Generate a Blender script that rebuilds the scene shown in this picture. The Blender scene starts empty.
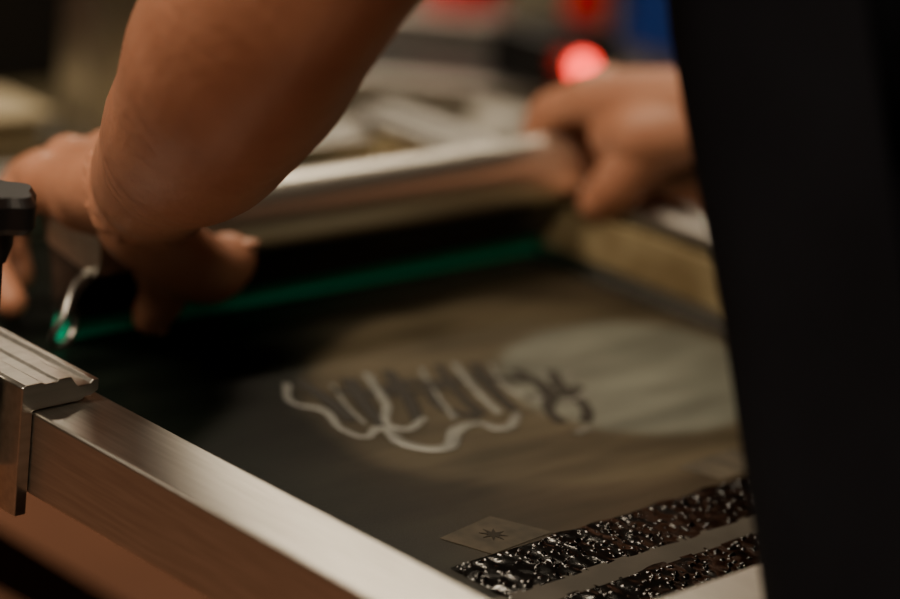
import bpy, bmesh, math, random
from mathutils import Vector, Matrix, noise
random.seed(4)
C=bpy.context.collection

# ---------------------------------------------------------------- materials
def mat(name,col,rough=.5,metal=0.,spec=None,noise=None,bump=None,emis=None,coat=0,sss=0):
    m=bpy.data.materials.new(name);m.use_nodes=True
    nt=m.node_tree;b=nt.nodes['Principled BSDF']
    b.inputs['Base Color'].default_value=(*col,1);b.inputs['Roughness'].default_value=rough
    b.inputs['Metallic'].default_value=metal
    if spec is not None: b.inputs['Specular IOR Level'].default_value=spec
    if coat: b.inputs['Coat Weight'].default_value=coat;b.inputs['Coat Roughness'].default_value=.1
    if sss:
        b.inputs['Subsurface Weight'].default_value=sss
        b.inputs['Subsurface Radius'].default_value=(.012,.005,.003)
        b.inputs['Subsurface Scale'].default_value=.6
    tc=nt.nodes.new('ShaderNodeTexCoord')
    if noise:
        col2,scale,detail=noise[:3]
        mp=nt.nodes.new('ShaderNodeMapping')
        if len(noise)>3: mp.inputs['Scale'].default_value=noise[3]
        n=nt.nodes.new('ShaderNodeTexNoise');n.inputs['Scale'].default_value=scale;n.inputs['Detail'].default_value=detail
        r=nt.nodes.new('ShaderNodeValToRGB')
        r.color_ramp.elements[0].position=.35;r.color_ramp.elements[1].position=.68
        r.color_ramp.elements[0].color=(*col,1);r.color_ramp.elements[1].color=(*col2,1)
        nt.links.new(tc.outputs['Object'],mp.inputs[0]);nt.links.new(mp.outputs[0],n.inputs['Vector'])
        nt.links.new(n.outputs['Fac'],r.inputs[0]);nt.links.new(r.outputs[0],b.inputs['Base Color'])
    if bump:
        scale,strength,dist=bump[:3]
        mp=nt.nodes.new('ShaderNodeMapping')
        if len(bump)>3: mp.inputs['Scale'].default_value=bump[3]
        n=nt.nodes.new('ShaderNodeTexNoise');n.inputs['Scale'].default_value=scale;n.inputs['Detail'].default_value=3
        bp=nt.nodes.new('ShaderNodeBump');bp.inputs['Strength'].default_value=strength;bp.inputs['Distance'].default_value=dist
        nt.links.new(tc.outputs['Object'],mp.inputs[0]);nt.links.new(mp.outputs[0],n.inputs['Vector'])
        nt.links.new(n.outputs['Fac'],bp.inputs['Height']);nt.links.new(bp.outputs[0],b.inputs['Normal'])
    if emis:
        b.inputs['Emission Color'].default_value=(*emis[0],1);b.inputs['Emission Strength'].default_value=emis[1]
    return m

M_alu=mat('brushed_aluminium',(.52,.50,.46),.36,1,noise=((.64,.62,.58),60,3,(8,.4,8)),bump=(300,.12,.0004,(6,.15,6)))
M_alu2=mat('bright_aluminium',(.72,.70,.66),.30,1,noise=((.6,.59,.55),30,2,(.3,8,8)),bump=(200,.06,.0003,(.1,6,6)))
M_handle=mat('satin_aluminium',(.84,.81,.74),.38,1,noise=((.72,.69,.62),30,2,(.3,8,8)))
M_alu3=mat('dark_reflection_aluminium',(.20,.205,.20),.42,1,noise=((.12,.125,.12),20,3,(.4,6,6)))  # dark reflection on the squeegee holder's lower face, put into the metal colour
M_steel=mat('steel',(.55,.55,.53),.3,1)
M_green=mat('green_squeegee_rubber',(.0,.74,.46),.35)
M_black=mat('black_plastic',(.012,.012,.013),.35)
M_skin=mat('skin',(.45,.20,.12),.46,noise=((.57,.275,.175),22,4),bump=(200,.35,.0012),sss=.12)
M_nail=mat('nail',(.47,.235,.155),.4)
M_hair=mat('hair',(.03,.02,.013),.6,bump=(200,.6,.003,(1,1,.2)))
M_eye=mat('eye_white',(.75,.72,.68),.2)
M_iris=mat('iris',(.03,.02,.01),.15)
M_lip=mat('lips',(.38,.12,.09),.4)
M_apron=mat('black_apron_cloth',(.0055,.006,.0088),.9,spec=.1,noise=((.0085,.0095,.014),9,3),bump=(900,.3,.0006))
M_shirt=mat('dark_shirt',(.004,.0045,.007),.95,spec=.1,bump=(40,.5,.006))
M_trouser=mat('dark_trousers',(.02,.022,.03),.9,bump=(30,.5,.006))
M_shoe=mat('shoe_leather',(.03,.02,.015),.5)
M_inktape=mat('ink_wet_tape',(.0015,.0015,.0015),.12,spec=.26)
M_inkedge=mat('ink_film_dark',(.005,.006,.005),.18,bump=(300,.8,.003))
M_taupe=mat('taupe_tape',(.085,.075,.060),.55,spec=.2,noise=((.06,.052,.04),40,3))
M_tan=mat('tan_tape',(.12,.10,.07),.6,spec=.15,noise=((.065,.056,.04),70,3))
M_star=mat('faded_star_print',(.035,.029,.02),.6,spec=.1)
M_cream=mat('cream_masking_tape',(.46,.38,.22),.6,noise=((.22,.16,.08),28,4))
M_pale=mat('pale_ink_ridge',(.18,.185,.15),.35,noise=((.075,.077,.06),60,3))
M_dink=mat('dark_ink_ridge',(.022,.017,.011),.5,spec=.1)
M_table=mat('worktable_laminate',(.13,.11,.065),.45,noise=((.07,.06,.035),5,4))
M_floor=mat('floor_tile_terracotta',(.29,.125,.07),.5,noise=((.19,.085,.05),3,4))
M_wall=mat('wall_paint',(.08,.070,.052),.8,noise=((.06,.053,.04),2,3))
M_ceil=mat('ceiling_paint',(.14,.13,.11),.9)
M_red=mat('red_plastic',(.8,.02,.02),.35)
M_blue=mat('blue_plastic',(.015,.06,.36),.4)
M_white=mat('white_plastic',(.7,.68,.62),.4)
M_card=mat('cardboard',(.50,.42,.27),.7,noise=((.40,.32,.19),6,3))
M_led=mat('red_lamp_lens',(.8,.02,.02),.3,emis=((1,.04,.03),10))
M_dark=mat('dark_steel',(.02,.02,.02),.45,.3)

def make_screen_mat():
    m=bpy.data.materials.new('inked_screen_mesh');m.use_nodes=True;nt=m.node_tree;N=nt.nodes;L=nt.links
    b=N['Principled BSDF'];tc=N.new('ShaderNodeTexCoord')
    def ell(cx,cy,rx,ry,rot,soft,wob=.25):
        mp=N.new('ShaderNodeMapping');mp.vector_type='TEXTURE'
        mp.inputs['Location'].default_value=(cx,cy,0);mp.inputs['Rotation'].default_value=(0,0,rot);mp.inputs['Scale'].default_value=(rx,ry,1)
        L.new(tc.outputs['Object'],mp.inputs[0])
        sx=N.new('ShaderNodeSeparateXYZ');L.new(mp.outputs[0],sx.inputs[0])
        cb=N.new('ShaderNodeCombineXYZ');L.new(sx.outputs[0],cb.inputs[0]);L.new(sx.outputs[1],cb.inputs[1])
        ln=N.new('ShaderNodeVectorMath');ln.operation='LENGTH';L.new(cb.outputs[0],ln.inputs[0])
        nz=N.new('ShaderNodeTexNoise');nz.inputs['Scale'].default_value=14;nz.inputs['Detail'].default_value=3;L.new(tc.outputs['Object'],nz.inputs['Vector'])
        ma=N.new('ShaderNodeMath');ma.operation='MULTIPLY_ADD';L.new(nz.outputs['Fac'],ma.inputs[0]);ma.inputs[1].default_value=wob;L.new(ln.outputs['Value'],ma.inputs[2])
        mr=N.new('ShaderNodeMapRange');mr.interpolation_type='SMOOTHSTEP'
        mr.inputs['From Min'].default_value=1+wob*.5-soft;mr.inputs['From Max'].default_value=1+wob*.5+soft
        mr.inputs['To Min'].default_value=1;mr.inputs['To Max'].default_value=0;L.new(ma.outputs[0],mr.inputs['Value'])
        return mr.outputs[0]
    def mix(f,a,bc):
        x=N.new('ShaderNodeMix');x.data_type='RGBA';L.new(f,x.inputs[0])
        if isinstance(a,tuple): x.inputs[6].default_value=(*a,1)
        else: L.new(a,x.inputs[6])
        x.inputs[7].default_value=(*bc,1);return x.outputs[2]
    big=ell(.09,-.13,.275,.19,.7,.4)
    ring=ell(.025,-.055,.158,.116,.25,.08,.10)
    film_glare=ell(.085,-.068,.092,.074,.35,.09,.25)
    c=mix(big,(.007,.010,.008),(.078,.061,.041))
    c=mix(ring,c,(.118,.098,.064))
    c=mix(film_glare,c,(.22,.23,.19))  # pale ink film, its glare painted in as a lighter base colour
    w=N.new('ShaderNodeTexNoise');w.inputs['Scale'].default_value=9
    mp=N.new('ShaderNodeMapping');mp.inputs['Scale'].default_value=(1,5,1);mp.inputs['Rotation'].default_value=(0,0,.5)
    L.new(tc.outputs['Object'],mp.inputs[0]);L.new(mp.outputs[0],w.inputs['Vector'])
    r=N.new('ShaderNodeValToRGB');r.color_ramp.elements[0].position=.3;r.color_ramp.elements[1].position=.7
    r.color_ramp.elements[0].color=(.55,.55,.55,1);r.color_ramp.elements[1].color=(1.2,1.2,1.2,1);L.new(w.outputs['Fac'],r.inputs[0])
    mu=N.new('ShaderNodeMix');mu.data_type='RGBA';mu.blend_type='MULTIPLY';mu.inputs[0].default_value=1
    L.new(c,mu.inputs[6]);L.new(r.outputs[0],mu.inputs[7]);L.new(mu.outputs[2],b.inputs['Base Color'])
    b.inputs['Roughness'].default_value=.28;b.inputs['Specular IOR Level'].default_value=.035
    n=N.new('ShaderNodeTexNoise');n.inputs['Scale'].default_value=900
    bp=N.new('ShaderNodeBump');bp.inputs['Strength'].default_value=.2;bp.inputs['Distance'].default_value=.0005
    L.new(tc.outputs['Object'],n.inputs['Vector']);L.new(n.outputs['Fac'],bp.inputs['Height']);L.new(bp.outputs[0],b.inputs['Normal'])
    return m
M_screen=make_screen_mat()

# ---------------------------------------------------------------- geometry helpers
def empty(name,loc=(0,0,0)):
    o=bpy.data.objects.new(name,None);o.location=loc;o.empty_display_size=.05;C.objects.link(o);return o
def link(name,me,m,parent=None,smooth=False):
    o=bpy.data.objects.new(name,me);C.objects.link(o)
    if m: me.materials.append(m)
    if smooth:
        for p in me.polygons: p.use_smooth=True
    if parent:
        o.parent=parent;o.matrix_parent_inverse=Matrix.Translation(-Vector(parent.location))
    return o
def bev(o,w,seg=2):
    md=o.modifiers.new('bevel','BEVEL');md.width=w;md.segments=seg;md.limit_method='ANGLE';return o
def box(name,a,b,m,parent=None,bw=.001):
    me=bpy.data.meshes.new(name);bm=bmesh.new();bmesh.ops.create_cube(bm,size=1)
    for v in bm.verts: v.co=Vector([(a[i]+b[i])/2+v.co[i]*(b[i]-a[i]) for i in range(3)])
    bm.to_mesh(me);bm.free();o=link(name,me,m,parent)
    if bw: bev(o,bw)
    return o
def boxbar(name,p0,p1,w,h,m,parent=None,bw=.001):
    p0=Vector(p0);p1=Vector(p1);d=p1-p0;L=d.length
    q=d.to_track_quat('X','Z').to_matrix().to_4x4()
    me=bpy.data.meshes.new(name);bm=bmesh.new();bmesh.ops.create_cube(bm,size=1)
    for v in bm.verts: v.co=q@Vector((v.co.x*L,v.co.y*w,v.co.z*h))+(p0+p1)/2
    bm.to_mesh(me);bm.free();o=link(name,me,m,parent)
    if bw: bev(o,bw)
    return o
def hollow_tube(name,a,b,axis,t,m,parent):
    u,v=[i for i in range(3) if i!=axis]
    me=bpy.data.meshes.new(name);bm=bmesh.new();rings=[]
    for e in (a[axis],b[axis]):
        for k in (0,t):
            r=[]
            for su,sv in ((0,0),(1,0),(1,1),(0,1)):
                c=[0,0,0];c[axis]=e
                c[u]=(b[u]-k) if su else (a[u]+k);c[v]=(b[v]-k) if sv else (a[v]+k)
                r.append(bm.verts.new(c))
            rings.append(r)
    o0,i0,o1,i1=rings
    for k in range(4):
        j=(k+1)%4
        bm.faces.new((o0[k],o0[j],o1[j],o1[k]));bm.faces.new((i0[k],i1[k],i1[j],i0[j]))
        bm.faces.new((o0[k],i0[k],i0[j],o0[j]));bm.faces.new((o1[k],o1[j],i1[j],i1[k]))
    bmesh.ops.recalc_face_normals(bm,faces=bm.faces)
    bm.to_mesh(me);bm.free();return bev(link(name,me,m,parent),.0018,3)
def extrude(name,prof,axis,a,b,m,parent=None,bw=.0005,smooth=False):
    u,v=[i for i in range(3) if i!=axis]
    me=bpy.data.meshes.new(name);bm=bmesh.new();R=[]
    for e in (a,b):
        r=[]
        for p in prof:
            c=[0,0,0];c[axis]=e;c[u]=p[0];c[v]=p[1];r.append(bm.verts.new(c))
        R.append(r)
    n=len(prof)
    for k in range(n): bm.faces.new((R[0][k],R[0][(k+1)%n],R[1][(k+1)%n],R[1][k]))
    bm.faces.new(R[0]);bm.faces.new(R[1][::-1])
    bmesh.ops.recalc_face_normals(bm,faces=bm.faces)
    bm.to_mesh(me);bm.free();o=link(name,me,m,parent,smooth)
    if bw: bev(o,bw)
    return o
def lathe(name,prof,loc,m,parent=None,seg=40,axis=(0,0,1),smooth=True):
    me=bpy.data.meshes.new(name);bm=bmesh.new();rings=[]
    q=Vector((0,0,1)).rotation_difference(Vector(axis))
    for r,z in prof:
        rings.append([bm.verts.new(q@Vector((r*math.cos(2*math.pi*k/seg),r*math.sin(2*math.pi*k/seg),z))+Vector(loc)) for k in range(seg)])
    for i in range(len(rings)-1):
        for k in range(seg): bm.faces.new((rings[i][k],rings[i][(k+1)%seg],rings[i+1][(k+1)%seg],rings[i+1][k]))
    bm.faces.new(rings[0][::-1]);bm.faces.new(rings[-1])
    bm.to_mesh(me);bm.free();o=link(name,me,m,parent,smooth)
    if smooth:
        md=o.modifiers.new('es','EDGE_SPLIT');md.split_angle=math.radians(40)
    return o
def curve(name,pts,r,m,parent=None,flat=1.,rads=None):
    cu=bpy.data.curves.new(name,'CURVE');cu.dimensions='3D';cu.bevel_depth=r;cu.bevel_resolution=4;cu.use_fill_caps=True
    s=cu.splines.new('BEZIER');s.bezier_points.add(len(pts)-1)
    for i,(bp,p) in enumerate(zip(s.bezier_points,pts)):
        bp.co=(p[0],p[1],p[2]/flat);bp.handle_left_type=bp.handle_right_type='AUTO'
        if rads: bp.radius=rads[i]
    o=bpy.data.objects.new(name,cu);C.objects.link(o);cu.materials.append(m)
    if flat!=1: o.scale=(1,1,flat)
    if parent:
        o.parent=parent;o.matrix_parent_inverse=Matrix.Translation(-Vector(parent.location))
    return o
def add_ball(bm,c,r,sub=2,sc=(1,1,1),rot=None):
    g=bmesh.ops.create_icosphere(bm,subdivisions=sub,radius=1)
    for v in g['verts']:
        w=Vector((v.co.x*sc[0]*r,v.co.y*sc[1]*r,v.co.z*sc[2]*r))
        if rot: w=rot@w
        v.co=w+Vector(c)
def add_seg(bm,a,b,ra,rb,n=20):
    a=Vector(a);b=Vector(b);d=(b-a)
    q=Vector((0,0,1)).rotation_difference(d.normalized())
    A=[];B=[]
    for k in range(n):
        t=2*math.pi*k/n;e=Vector((math.cos(t),math.sin(t),0))
        A.append(bm.verts.new(q@(e*ra)+a));B.append(bm.verts.new(q@(e*rb)+b))
    for k in range(n): bm.faces.new((A[k],A[(k+1)%n],B[(k+1)%n],B[k]))
    bm.faces.new(A[::-1]);bm.faces.new(B)
def chain(bm,pts,rad,sub=3):
    for i,p in enumerate(pts):
        add_ball(bm,p,rad[i],sub)
        if i: add_seg(bm,pts[i-1],p,rad[i-1],rad[i],32)
def smoothchain(bm,pts,rad,steps=5):
    P=[Vector(p) for p in pts];n=len(P);out=[];ro=[]
    for i in range(n-1):
        p0=P[max(i-1,0)];p1=P[i];p2=P[i+1];p3=P[min(i+2,n-1)]
        for s in range(steps):
            t=s/steps
            out.append(.5*((2*p1)+(p2-p0)*t+(2*p0-5*p1+4*p2-p3)*t*t+(3*p1-p0-3*p2+p3)*t**3))
            ro.append(rad[i]+(rad[i+1]-rad[i])*(t*t*(3-2*t)))
    out.append(P[-1]);ro.append(rad[-1]);chain(bm,out,ro)
def disc(bm,c,d,r,th=.12):
    q=Vector((0,0,1)).rotation_difference(Vector(d).normalized()).to_matrix()
    add_ball(bm,c,r,4,(1,1,th),q)
def fuse(name,bm,m,parent,vox,smooth=6,fac=.5):
    me=bpy.data.meshes.new(name);bm.to_mesh(me);bm.free();o=link(name,me,m,parent)
    r=o.modifiers.new('remesh','REMESH');r.mode='VOXEL';r.voxel_size=vox;r.use_smooth_shade=True
    s=o.modifiers.new('smooth','SMOOTH');s.iterations=smooth;s.factor=fac
    return o

# ================================================================ ROOM
ZF=-.90
box('floor',(-3,-3,ZF-.1),(5,5,ZF),M_floor,bw=0)
box('ceiling',(-3,-3,1.75),(5,5,1.85),M_ceil,bw=0)
box('wall_back',(-3,5,ZF),(5,5.1,1.75),M_wall,bw=0)
box('wall_right',(5,-3,ZF),(5.1,5,1.75),M_wall,bw=0)
box('wall_left',(-3.1,-3,ZF),(-3,5,1.75),M_wall,bw=0)
box('wall_front',(-3,-3.1,ZF),(5,-3,1.75),M_wall,bw=0)
box('baseboard_back',(-3,4.98,ZF),(5,5,ZF+.1),M_dark)
box('baseboard_right',(4.98,-3,ZF),(5,5,ZF+.1),M_dark)

# ================================================================ SCREEN FRAME
ZM=-.035
XI0,XI1,YI0,YI1=-.2547,.197,-.314,.27
W=.041
fr=empty('screen_printing_frame')
hollow_tube('rail_left',(XI0-W,YI0-W,-.04),(XI0,YI1+W,0),1,.003,M_alu,fr)
hollow_tube('rail_right',(XI1,YI0-W,-.04),(XI1+W,YI1+W,0),1,.003,M_alu,fr)
hollow_tube('rail_near',(XI0,YI0-W,-.04),(XI1,YI0,0),0,.003,M_alu,fr)
hollow_tube('rail_far',(XI0,YI1,-.04),(XI1,YI1+W,0),0,.003,M_alu,fr)
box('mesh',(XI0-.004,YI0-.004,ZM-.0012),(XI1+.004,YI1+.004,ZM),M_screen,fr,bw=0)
def sheet(name,pts,z,m,parent,th=.0003):
    return extrude(name,pts,2,z,z+th,m,parent,bw=0)
def wavy_band(name,x0,x1,y0,y1,z,m,parent,amp=.0016,nx=220,ny=24,th=.0003,fq=430,thr=.34):
    """wet, crinkled ink-soaked tape: real relief"""
    me=bpy.data.meshes.new(name);bm=bmesh.new()
    G=[]
    for i in range(nx+1):
        row=[]
        for j in range(ny+1):
            x=x0+(x1-x0)*i/nx;y=y0+(y1-y0)*j/ny
            if j==0 or j==ny: y+=.003*noise.noise(Vector((x*60,y0*50,j)))
            e=min(1,min(j,ny-j)/2.)
            dens=.6+1.3*noise.noise(Vector((x*45,y*45,1.)))
            b=max(0,noise.noise(Vector((x*fq,y*fq,3.)))-thr)
            h=th+amp*e*min(b,.3)*3.2*max(.08,dens)+amp*.22*e*noise.noise(Vector((x*120,y*120,7.)))
            row.append(bm.verts.new((x,y,z+h)))
        G.append(row)
    for i in range(nx):
        for j in range(ny): bm.faces.new((G[i][j],G[i+1][j],G[i+1][j+1],G[i][j+1]))
    bm.to_mesh(me);bm.free();return link(name,me,m,parent,True)
wavy_band('ink_tape_front',-.19,XI1,-.231,-.196,ZM,M_inktape,fr,nx=600,ny=54)
wavy_band('ink_tape_front_edge',-.19,XI1,YI0,-.244,ZM,M_inktape,fr,nx=600,ny=104)
sheet('taupe_tape_strip',[(-.2,-.245),(XI1,-.245),(XI1,-.229),(-.2,-.229)],ZM,M_taupe,fr)
wavy_band('ink_tape_left',XI0,-.224,YI0,YI1,ZM,M_inktape,fr,nx=42,ny=760,amp=.0030,thr=.22,fq=330)
wavy_band('ink_tape_right',XI1-.012,XI1,YI0,YI1,ZM,M_inkedge,fr,nx=10,ny=200,amp=.001)
sheet('tan_tape_patch',[(-.171,-.171),(-.162,-.196),(-.119,-.193),(-.132,-.165)],ZM,M_tan,fr)
sheet('tan_tape_patch_small',[(-.002,-.170),(.006,-.192),(.05,-.19),(.045,-.168)],ZM,M_tan,fr)
st=[]
for k in range(16):
    a=math.pi*k/8;r=.0068 if k%2==0 else .0026
    st.append((-.146+r*math.cos(a),-.181+r*math.sin(a)))
sheet('star_mark',st,ZM+.0003,M_star,fr,.0002)
extrude('masking_tape_right',[(XI1-.0007,-.026),(XI1-.0007,.0007),(XI1+W*.8,.0007),(XI1+W*.8,.0001),(XI1,.0001),(XI1,-.026)],1,-.25,YI1,M_cream,fr,bw=0)
S=lambda L:[(x/1000,y/1000,ZM+.0003) for x,y in L]
pale=[[(-103,12),(-118,-12),(-111,-23),(-120,-52),(-116,-63),(-102,-58),(-105,-79),(-93,-93),(-65,-78),(-50,-78),(-46,-88),(-21,-78)],
 [(-82,0),(-97,-30),(-104,-50)],[(-54,3),(-75,-34),(-93,-63),(-71,-59)],[(-21,-4),(-44,-42),(-57,-67)],
 [(1,-8),(-19,-47),(-30,-73)],[(19,-17),(0,-58),(7,-69)],[(33,-41),(38,-52),(51,-50)],[(9,-79),(35,-76)],[(-15,-112),(-3,-111)]]
for i,s in enumerate(pale): curve('stencil_stroke_%d'%(i+1),S(s),.0034 if i==0 else .0020,M_pale,fr,.08,[random.uniform(.5,1.5) for _ in s])
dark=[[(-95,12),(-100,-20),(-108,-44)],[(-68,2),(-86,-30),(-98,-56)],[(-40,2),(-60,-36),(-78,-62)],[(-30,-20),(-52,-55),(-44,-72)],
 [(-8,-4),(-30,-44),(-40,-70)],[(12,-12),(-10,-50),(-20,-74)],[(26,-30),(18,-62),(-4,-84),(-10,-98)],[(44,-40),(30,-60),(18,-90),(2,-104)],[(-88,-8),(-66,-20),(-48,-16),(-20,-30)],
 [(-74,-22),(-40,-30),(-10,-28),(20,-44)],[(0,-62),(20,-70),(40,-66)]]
for i,s in enumerate(dark): curve('stencil_dark_stroke_%d'%(i+1),S(s),.0042,M_dink,fr,.04,[random.uniform(.6,1.2) for _ in s])  # dark ink strokes of the design, between the pale ones

# ================================================================ CLAMPS
def clamp(name,sx,x_in,y0,y1):
    e=empty(name)
    def X(v): return x_in+sx*v
    t=.0125
    prof=[(0,-.050),(0,t),(.002,t+.001),(.011,t+.001),(.0120,t),(.019,t),(.0200,t+.001),(.027,t+.001),(.031,t-.004),
          (.038,t-.004),(.0395,t-.0025),(.043,t-.0025),(.043,.0045),(.039,.0025),(.036,.0025),(.033,.0008),(.012,.0008),(.0065,.0004),(.0065,-.050)]
    extrude('channel',[(X(a),b) for a,b in prof],1,y0,y1,M_alu2,e,bw=.0006)
    bx=X(-.002);by=y0+.014
    lathe('bolt_boss',[(.008,-.03),(.008,.016),(.006,.018)],(X(-.008),by+.006,0),M_alu2,e)
    lathe('bolt',[(.0042,.01),(.0042,.09)],(bx-sx*.008,by,0),M_dark,e)
    lathe('knob_hub',[(.0055,.070),(.008,.078),(.008,.090)],(bx-sx*.008,by,0),M_black,e)
    bx=bx-sx*.008
    me=bpy.data.meshes.new('knob');bm=bmesh.new();pr=[]
    n=60
    for zz,s in ((.086,.86),(.089,1),(.099,1),(.103,.85)):
        pr.append([bm.verts.new((bx+s*(.0175+.002*math.cos(5*2*math.pi*k/n))*math.cos(2*math.pi*k/n),by+s*(.0175+.002*math.cos(5*2*math.pi*k/n))*math.sin(2*math.pi*k/n),zz)) for k in range(n)])
    for i in range(3):
        for k in range(n): bm.faces.new((pr[i][k],pr[i][(k+1)%n],pr[i+1][(k+1)%n],pr[i+1][k]))
    bm.faces.new(pr[0][::-1]);bm.faces.new(pr[-1]);bm.to_mesh(me);bm.free();link('knob',me,M_black,e)
    return e
clamp('side_clamp',1,XI0-W-.007,-.030,.30)
clamp('side_clamp',-1,XI1+W+.007,-.03,.30)

pr=empty('printing_press')
box('cross_beam',(-.36,.315,-.10),(.48,.365,-.052),M_alu,pr,.002)
boxbar('side_arm_left',(-.305,.20,-.07),(-.305,.33,-.07),.02,.040,M_alu,pr)
boxbar('side_arm_right',(.247,.20,-.07),(.247,.33,-.07),.02,.040,M_alu,pr)
box('platen',(-.13,-.24,-.072),(.13,.22,-.050),M_table,pr,.003)
box('platen_arm',(-.03,-.15,-.115),(.03,.33,-.073),M_dark,pr,.002)
lathe('column',[(.035,ZF+.02),(.035,-.1)],(.43,.34,0),M_dark,pr)
lathe('column_base',[(.2,ZF),(.2,ZF+.015),(.06,ZF+.03),(.045,ZF+.05)],(.43,.34,0),M_dark,pr)
boxbar('diagonal_brace',(-.30,.34,-.085),(.42,.34,-.62),.03,.035,M_dark,pr,.002)

# ================================================================ SQUEEGEE
sq=empty('squeegee')
YB,ZB=.119,ZM+.0006;tl=math.radians(10)
def T(y,z): return (YB+y*math.cos(tl)-z*math.sin(tl), ZB+y*math.sin(tl)+z*math.cos(tl))
SX0,SX1=-.172,.198
extrude('rubber_blade',[T(*p) for p in [(-.0048,.0018),(-.003,0),(.003,0),(.0048,.0018),(.0048,.026),(-.0048,.026)]],0,SX0+.002,SX1-.002,M_green,sq,bw=0)
lo=[(-.0085,.0155),(-.0100,.028),(-.014,.038),(-.0205,.048),(.0205,.048),(.014,.038),(.0100,.028),(.0085,.0155)]
h=extrude('blade_clamp',[T(*p) for p in lo],0,SX0,SX1,M_alu3,sq,bw=0)
for p in h.data.polygons: p.use_smooth=len(p.vertices)==4
h.modifiers.new('es','EDGE_SPLIT').split_angle=math.radians(35)
hp=[(-.0205,.0475)]
for k in range(0,25):
    a=math.radians(190-200*k/24);hp.append((.0230*math.cos(a),.0560+.0230*math.sin(a)))
hp+=[(.0205,.0475)]
h=extrude('aluminium_handle',[T(*p) for p in hp],0,SX0,SX1,M_handle,sq,bw=0)
for p in h.data.polygons: p.use_smooth=len(p.vertices)==4
h.modifiers.new('es','EDGE_SPLIT').split_angle=math.radians(35)
curve('hanging_hook',[(SX0+.004,.098,.012),(SX0-.012,.09,.006),(SX0-.024,.082,-.006),(SX0-.028,.085,-.020),(SX0-.018,.088,-.024),(SX0-.008,.092,-.014),(SX0-.018,.088,-.004)],.0018,M_steel,sq)

# ================================================================ PERSON
PX=-.0455
pe=empty('printer_person',(PX,-.45,ZF))
bs=bmesh.new()
smoothchain(bs,[(-.215,-.30,.46),(-.235,-.24,.37),(-.256,-.165,.265),(-.258,-.129,.218),(-.244,-.090,.176),(-.227,-.049,.134),(-.206,.000,.098),(-.183,.040,.072)],
            [.056,.053,.048,.049,.050,.044,.034,.027])
w=(-.180,.050,.066)
ad=(.023,.040,-.026)
disc(bs,(-.190,.028,.081),ad,.0345,.10);disc(bs,(-.184,.040,.073),ad,.0330,.10)
kn={'i':(-.120,.112,.056),'m':(-.136,.130,.056),'r':(-.154,.140,.052),'l':(-.174,.136,.046)}
for k,v in kn.items(): chain(bs,[w,v],[.023,.0155 if k!='l' else .0145])
for k,v in kn.items(): add_ball(bs,(v[0],v[1],v[2]+.003),.0155,3)
chain(bs,[(-.172,.058,.052),(-.150,.068,.048),(-.176,.10,.050)],[.022,.021,.018])
F=lambda pts,r:smoothchain(bs,pts,r,3)
F([kn['m'],(-.128,.168,.044),(-.130,.176,.020),(-.134,.164,.000)],[.0135,.0122,.0105,.009])
F([kn['r'],(-.154,.176,.036),(-.160,.182,.008),(-.164,.166,-.014)],[.0135,.0125,.0108,.0095])
F([kn['l'],(-.182,.160,.026),(-.186,.158,.000),(-.186,.140,-.018)],[.0130,.0118,.0102,.009])
F([(-.163,.077,.045),(-.153,.066,.026),(-.142,.070,.004),(-.138,.082,-.014)],[.0155,.0142,.0130,.0112])
F([(-.172,.056,.048),(-.148,.050,.028),(-.122,.058,.016),(-.102,.067,.016)],[.022,.0195,.0180,.0152])
# ---- right arm
dx,dy=.005,-.005
q_=lambda L:[(a+dx,b+dy,c) for a,b,c in L]
smoothchain(bs,q_([(.14,-.30,.46),(.215,-.26,.36),(.278,-.20,.255),(.274,-.145,.20),(.256,-.075,.145),(.238,-.018,.108),(.228,.014,.088)]),
            [.056,.052,.046,.046,.041,.033,.027])
w2=(.227+dx,.018+dy,.084)
kr={'i':(.208,.106,.066),'m':(.226,.108,.068),'r':(.244,.103,.062),'l':(.260,.092,.052)}
kr={k:(v[0]+dx,v[1]+dy,v[2]) for k,v in kr.items()}
for k,v in kr.items(): chain(bs,[w2,v],[.024,.0165 if k!='l' else .0145])
for k,v in kr.items(): add_ball(bs,(v[0],v[1]+.002,v[2]+.003),.0155,3)
chain(bs,q_([(.222,.03,.070),(.207,.060,.056),(.212,.080,.050),(.228,.085,.052)]),[.023,.023,.021,.020])
F([kr['i']]+q_([(.203,.134,.052),(.202,.140,.028),(.202,.130,.008)]),[.014,.0128,.0112,.0095])
F([kr['m']]+q_([(.225,.138,.050),(.223,.144,.026),(.221,.132,.010)]),[.014,.0128,.0112,.0095])
F([kr['r']]+q_([(.246,.134,.044),(.244,.138,.022),(.240,.126,.016)]),[.0135,.012,.0105,.009])
F([kr['l']]+q_([(.266,.116,.040),(.264,.118,.026),(.258,.106,.022)]),[.012,.0105,.0095,.0085])
F(q_([(.222,.036,.066),(.207,.058,.046),(.200,.066,.026),(.196,.078,.010)]),[.021,.0190,.0170,.0135])
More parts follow.
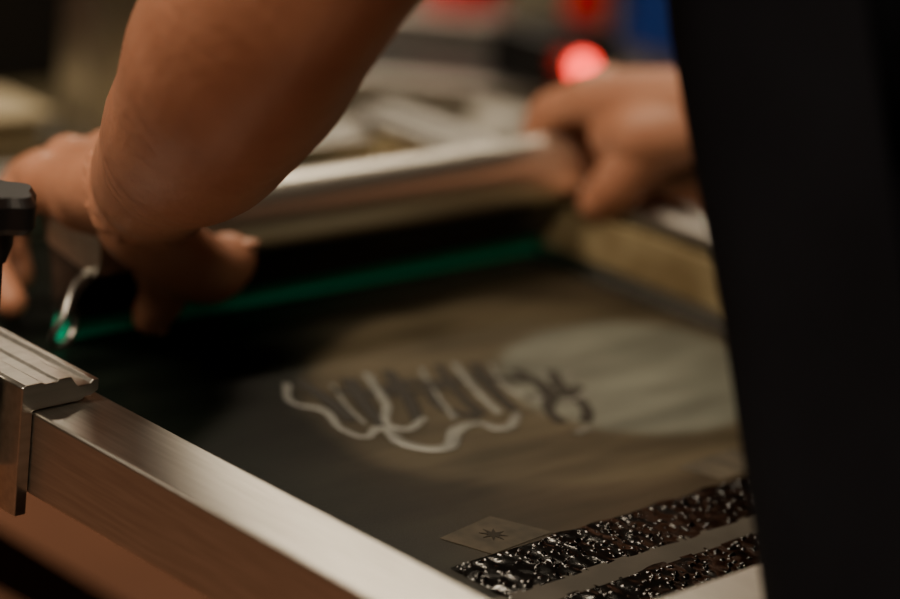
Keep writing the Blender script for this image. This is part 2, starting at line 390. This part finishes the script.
# ---- neck and head
hc=Vector((-.040,-.165,.665))
hr=Matrix.Rotation(math.radians(-38),3,'X')
def H(x,y,z): return hc+hr@Vector((x,y,z))
chain(bs,[(PX,-.29,.50),(PX,-.22,.60)],[.062,.056])
add_ball(bs,H(0,-.01,.03),.092,4,(.82,1.05,1.0),hr)
add_ball(bs,H(0,.03,-.045),.06,4,(.95,1.,1.05),hr)
add_ball(bs,H(0,.062,-.083),.022,3,(1.2,1,.8),hr)
chain(bs,[H(0,.085,.018),H(0,.105,-.02)],[.009,.014])
add_ball(bs,H(.012,.095,-.022),.009,3);add_ball(bs,H(-.012,.095,-.022),.009,3)
chain(bs,[H(-.035,.078,.034),H(0,.088,.034),H(.035,.078,.034)],[.010,.010,.010])
for s in (-1,1):
    add_ball(bs,H(.077*s,-.01,-.005),.03,3,(.28,.6,1.05),hr)
    add_ball(bs,H(.045*s,.06,-.015),.022,3,(1,1,.8),hr)
fuse('skin',bs,M_skin,pe,.0022,3)
def ball(name,c,r,m,sc=(1,1,1),rot=None):
    bm=bmesh.new();add_ball(bm,c,r,3,sc,rot);me=bpy.data.meshes.new(name);bm.to_mesh(me);bm.free();return link(name,me,m,pe,True)
for s,n in ((-1,'left'),(1,'right')):
    ball('eye_'+n,H(.031*s,.074,.012),.0125,M_eye);ball('iris_'+n,H(.031*s,.083,.010),.0058,M_iris)
bm=bmesh.new();add_ball(bm,H(0,.088,-.055),.012,3,(2,.6,.35),hr);add_ball(bm,H(0,.086,-.063),.012,3,(1.7,.6,.4),hr)
fuse('lips',bm,M_lip,pe,.0015,2)
bm=bmesh.new();add_ball(bm,H(0,-.022,.045),.098,4,(.84,1.02,.98),hr);add_ball(bm,H(0,-.06,-.01),.075,4,(.95,.8,1.1),hr)
fuse('hair',bm,M_hair,pe,.004,3)
ball('nail_thumb',(-.0965,.0595,.0265),.0060,M_nail,(1.3,.8,.45))
ball('nail_forefinger',(-.138,.0722,-.016),.0056,M_nail,(.8,.4,1.2))
def ring_loft(name,secs,m,a0,a1,n=64,fold=0,thick=0):
    me=bpy.data.meshes.new(name);bm=bmesh.new();R=[]
    for si,(cx,cy,cz,rx,ry,pt) in enumerate(secs):
        row=[]
        for k in range(n+1):
            a=a0+(a1-a0)*k/n
            f=1+fold*(.5*math.sin(a*9+si*.12)+.5*math.sin(a*5-1+si*.2))*min(1,si/6)
            c,s=math.cos(a),math.sin(a);e=.8
            x=rx*math.copysign(abs(c)**e,c)*f;y=ry*math.copysign(abs(s)**e,s)*f
            row.append(bm.verts.new((cx+x,cy+y*math.cos(pt),cz-y*math.sin(pt))))
        R.append(row)
    for i in range(len(R)-1):
        for k in range(n): bm.faces.new((R[i][k],R[i][k+1],R[i+1][k+1],R[i+1][k]))
    bmesh.ops.recalc_face_normals(bm,faces=bm.faces)
    bm.to_mesh(me);bm.free();o=link(name,me,m,pe,True)
    if thick: md=o.modifiers.new('s','SOLIDIFY');md.thickness=thick;md.offset=0
    return o
bt=bmesh.new()
def add_ell(bm,c,rx,ry,rz,pitch=0): add_ball(bm,c,1,4,(rx,ry,rz),Matrix.Rotation(pitch,3,'X'))
tor=[(-.12,-.490,.160,.105),(-.03,-.467,.163,.100),(.05,-.433,.158,.093),(.15,-.397,.156,.096),(.25,-.362,.166,.102),(.35,-.330,.174,.102),(.43,-.310,.170,.088)]
for z,cy,rx,ry in tor: add_ell(bt,(PX,cy,z),rx,ry,.085,math.radians(-20))
chain(bt,[(-.18,-.305,.455),(PX,-.295,.475),(.11,-.305,.455)],[.060,.066,.060])
smoothchain(bt,[(-.205,-.302,.46),(-.235,-.244,.38),(-.246,-.212,.33)],[.066,.064,.063])
smoothchain(bt,[(.125,-.302,.46),(.21,-.264,.37),(.245,-.238,.315)],[.066,.064,.060])
fuse('shirt',bt,M_shirt,pe,.006,8)
bt=bmesh.new()
add_ell(bt,(PX,-.50,-.10),.170,.112,.11)
for s in (-1,1):
    x=PX
    smoothchain(bt,[(x+s*.085,-.495,-.12),(x+s*.10,-.505,-.3),(x+s*.11,-.50,-.47),(x+s*.12,-.52,-.65),(x+s*.125,-.53,-.83)],[.09,.078,.062,.058,.052])
fuse('trousers',bt,M_trouser,pe,.007,8)
bt=bmesh.new()
for s in (-1,1):
    x=PX+s*.13
    chain(bt,[(x,-.545,-.862),(x+s*.01,-.46,-.866),(x+s*.02,-.385,-.872)],[.036,.034,.026])
    chain(bt,[(x,-.54,-.82),(x,-.545,-.86)],[.04,.038])
fuse('shoes',bt,M_shoe,pe,.005,4)
def interp(z):
    T_=[(-.55,-.497,.205,.120),(-.3,-.497,.20,.122),(-.12,-.490,.186,.122),(-.03,-.464,.180,.111),(.05,-.433,.176,.108),(.15,-.395,.177,.110),(.25,-.357,.183,.116),(.35,-.326,.188,.114),(.42,-.312,.182,.102)]
    for a,b in zip(T_,T_[1:]):
        if z<=b[0]:
            t=(z-a[0])/(b[0]-a[0]);return [a[i]+(b[i]-a[i])*t for i in range(1,4)]
    return T_[-1][1:]
secs=[]
n=46
for i in range(n+1):
    z=.42-(.42+.55)*i/n
    cy,rx,ry=interp(z);secs.append((PX,cy,z,rx,ry,math.radians(18) if z>0 else math.radians(max(0,18+z*200))))
ring_loft('apron',secs,M_apron,math.radians(-12),math.radians(192),90,.02,.003)
curve('apron_neck_strap',[(PX-.08,-.21,.455),(PX-.07,-.235,.53),(PX,-.31,.575),(PX+.07,-.235,.53),(PX+.08,-.21,.455)],.008,M_apron,pe)

# ================================================================ BACKGROUND
tb=empty('worktable')
box('top',(.09,.40,-.13),(1.40,1.14,-.10),M_table,tb,.003)
for i,(x,y) in enumerate(((.95,.45),(1.34,.47),(.24,1.09),(1.34,1.09))):
    box('leg_%d'%(i+1),(x-.03,y-.03,ZF),(x+.03,y+.03,-.13),M_dark,tb,.002)
e=empty('aluminium_stretcher_frame',(.66,.70,-.10))
def fbx(n,a,b,m=M_alu,bw=.0015):
    me=bpy.data.meshes.new(n);bm=bmesh.new();bmesh.ops.create_cube(bm,size=1)
    for v in bm.verts: v.co=Vector([(a[i]+b[i])/2+v.co[i]*(b[i]-a[i]) for i in range(3)])
    bm.to_mesh(me);bm.free();o=bpy.data.objects.new(n,me);C.objects.link(o);me.materials.append(m);o.parent=e
    if bw: bev(o,bw)
lx,ly,w_,h_=.34,.30,.022,.03
fbx('rail_a',(-lx/2,-ly/2,0),(lx/2,-ly/2+w_,h_));fbx('rail_b',(-lx/2,ly/2-w_,0),(lx/2,ly/2,h_))
fbx('rail_c',(-lx/2,-ly/2+w_,0),(-lx/2+w_,ly/2-w_,h_));fbx('rail_d',(lx/2-w_,-ly/2+w_,0),(lx/2,ly/2-w_,h_))
fbx('mesh',(-lx/2+w_,-ly/2+w_,.002),(lx/2-w_,ly/2-w_,.004),M_dark,0)
e.rotation_euler=(0,0,math.radians(-42))
po=empty('steel_post',(.225,.60,-.1))
box('post',(.200,.580,-.09),(.248,.622,.5),M_alu,po,.003);box('post_foot',(.18,.56,-.10),(.268,.642,-.09),M_steel,po,.002)
cb=empty('cardboard_box',(.14,.66,-.1))
box('carton',(.10,.60,-.10),(.175,.72,-.065),M_card,cb,.002)
box('flap',(.10,.585,-.066),(.175,.66,-.062),M_card,cb,.001)
cr=empty('black_crate',(.24,.90,-.1))
box('crate_body',(.12,.78,-.10),(.36,1.04,.16),M_black,cr,.006)
box('crate_rim',(.115,.775,.14),(.365,1.045,.165),M_black,cr,.004)
cs=empty('cardboard_sheet',(.35,.48,-.1));box('sheet',(.27,.42,-.10),(.42,.54,-.094),M_card,cs,.001)
def tub(name,x,y,r,h,m,lid):
    e=empty(name,(x,y,-.1))
    lathe('body',[(r*.9,0),(r,h*.9),(r*1.04,h*.91),(r*1.04,h*.95)],(x,y,-.1),m,e)
    lathe('lid',[(r*1.06,h*.93),(r*1.06,h),(r*.98,h*1.02),(r*.2,h*1.02)],(x,y,-.1),lid,e)
tub('ink_tub',.865,.840,.047,.12,M_red,M_red)
tub('ink_tub',1.035,.70,.066,.15,M_blue,M_blue)
tub('ink_tub',.75,.955,.047,.14,M_red,M_red)
tub('ink_tub',.935,.735,.024,.09,M_red,M_red)
tub('ink_jar',.53,.46,.026,.035,M_white,M_white)
tub('ink_jar',.60,.44,.026,.03,M_dark,M_steel)
sw=empty('pilot_lamp_switchbox',(.66,.54,-.07))
box('housing',(.632,.508,-.07),(.722,.58,-.022),M_black,sw,.004)
lathe('lamp_bezel',[(.014,0),(.014,.006),(.011,.008)],(.670,.508,-.048),M_steel,sw,axis=(-.4,-.9,.2))
lathe('lamp_lens',[(.0095,.0),(.0095,.012),(.006,.017)],(.670,.508,-.048),M_led,sw,axis=(-.4,-.9,.2))
e=empty('tape_roll',(.46,.435,-.1));lathe('roll',[(.03,0),(.03,.024),(.02,.024),(.02,0.001)],(.46,.435,-.1),M_cream,e)

# ================================================================ LIGHTS
def fixture(name,x,y,power,col,sx=1.2,sy=.25,z=1.70):
    e=empty(name,(x,y,z))
    box('housing',(x-sx/2,y-sy/2,z),(x+sx/2,y+sy/2,z+.05),M_white,e,.003)
    L=bpy.data.lights.new(name+'_light','AREA');L.shape='RECTANGLE';L.size=sx;L.size_y=sy;L.energy=power;L.color=col
    o=bpy.data.objects.new('lamp',L);C.objects.link(o);o.parent=e;o.location=(0,0,-.01)
fixture('ceiling_light',-1.1,.5,38,(1,.82,.60),1.2,.5)
fixture('ceiling_light',1.4,1.6,32,(1,.83,.61))
fixture('ceiling_light',-1.4,-.9,26,(1,.80,.58),1.2,.5)  # unseen fill lamp on the camera side, added to light the blade face
wd=bpy.data.worlds.new('w');bpy.context.scene.world=wd;wd.use_nodes=True
wd.node_tree.nodes['Background'].inputs[0].default_value=(.5,.45,.38,1);wd.node_tree.nodes['Background'].inputs[1].default_value=.05

# ================================================================ CAMERA
yaw,p,r=[math.radians(a) for a in (47,18,7)]
fw=Vector((math.sin(yaw)*math.cos(p),math.cos(yaw)*math.cos(p),-math.sin(p)))
R0=Vector((math.cos(yaw),-math.sin(yaw),0));U0=R0.cross(fw)
R=R0*math.cos(r)+U0*math.sin(r);U=-R0*math.sin(r)+U0*math.cos(r)
cam=bpy.data.cameras.new('camera');co=bpy.data.objects.new('camera',cam);C.objects.link(co)
mm=Matrix((R,U,-fw)).transposed().to_4x4();mm.translation=-fw*1.35
co.matrix_world=mm;cam.lens=100;cam.sensor_width=36;cam.clip_start=.05
cam.dof.use_dof=True;cam.dof.focus_distance=1.13;cam.dof.aperture_fstop=2.8;cam.dof.aperture_blades=0
bpy.context.scene.camera=co
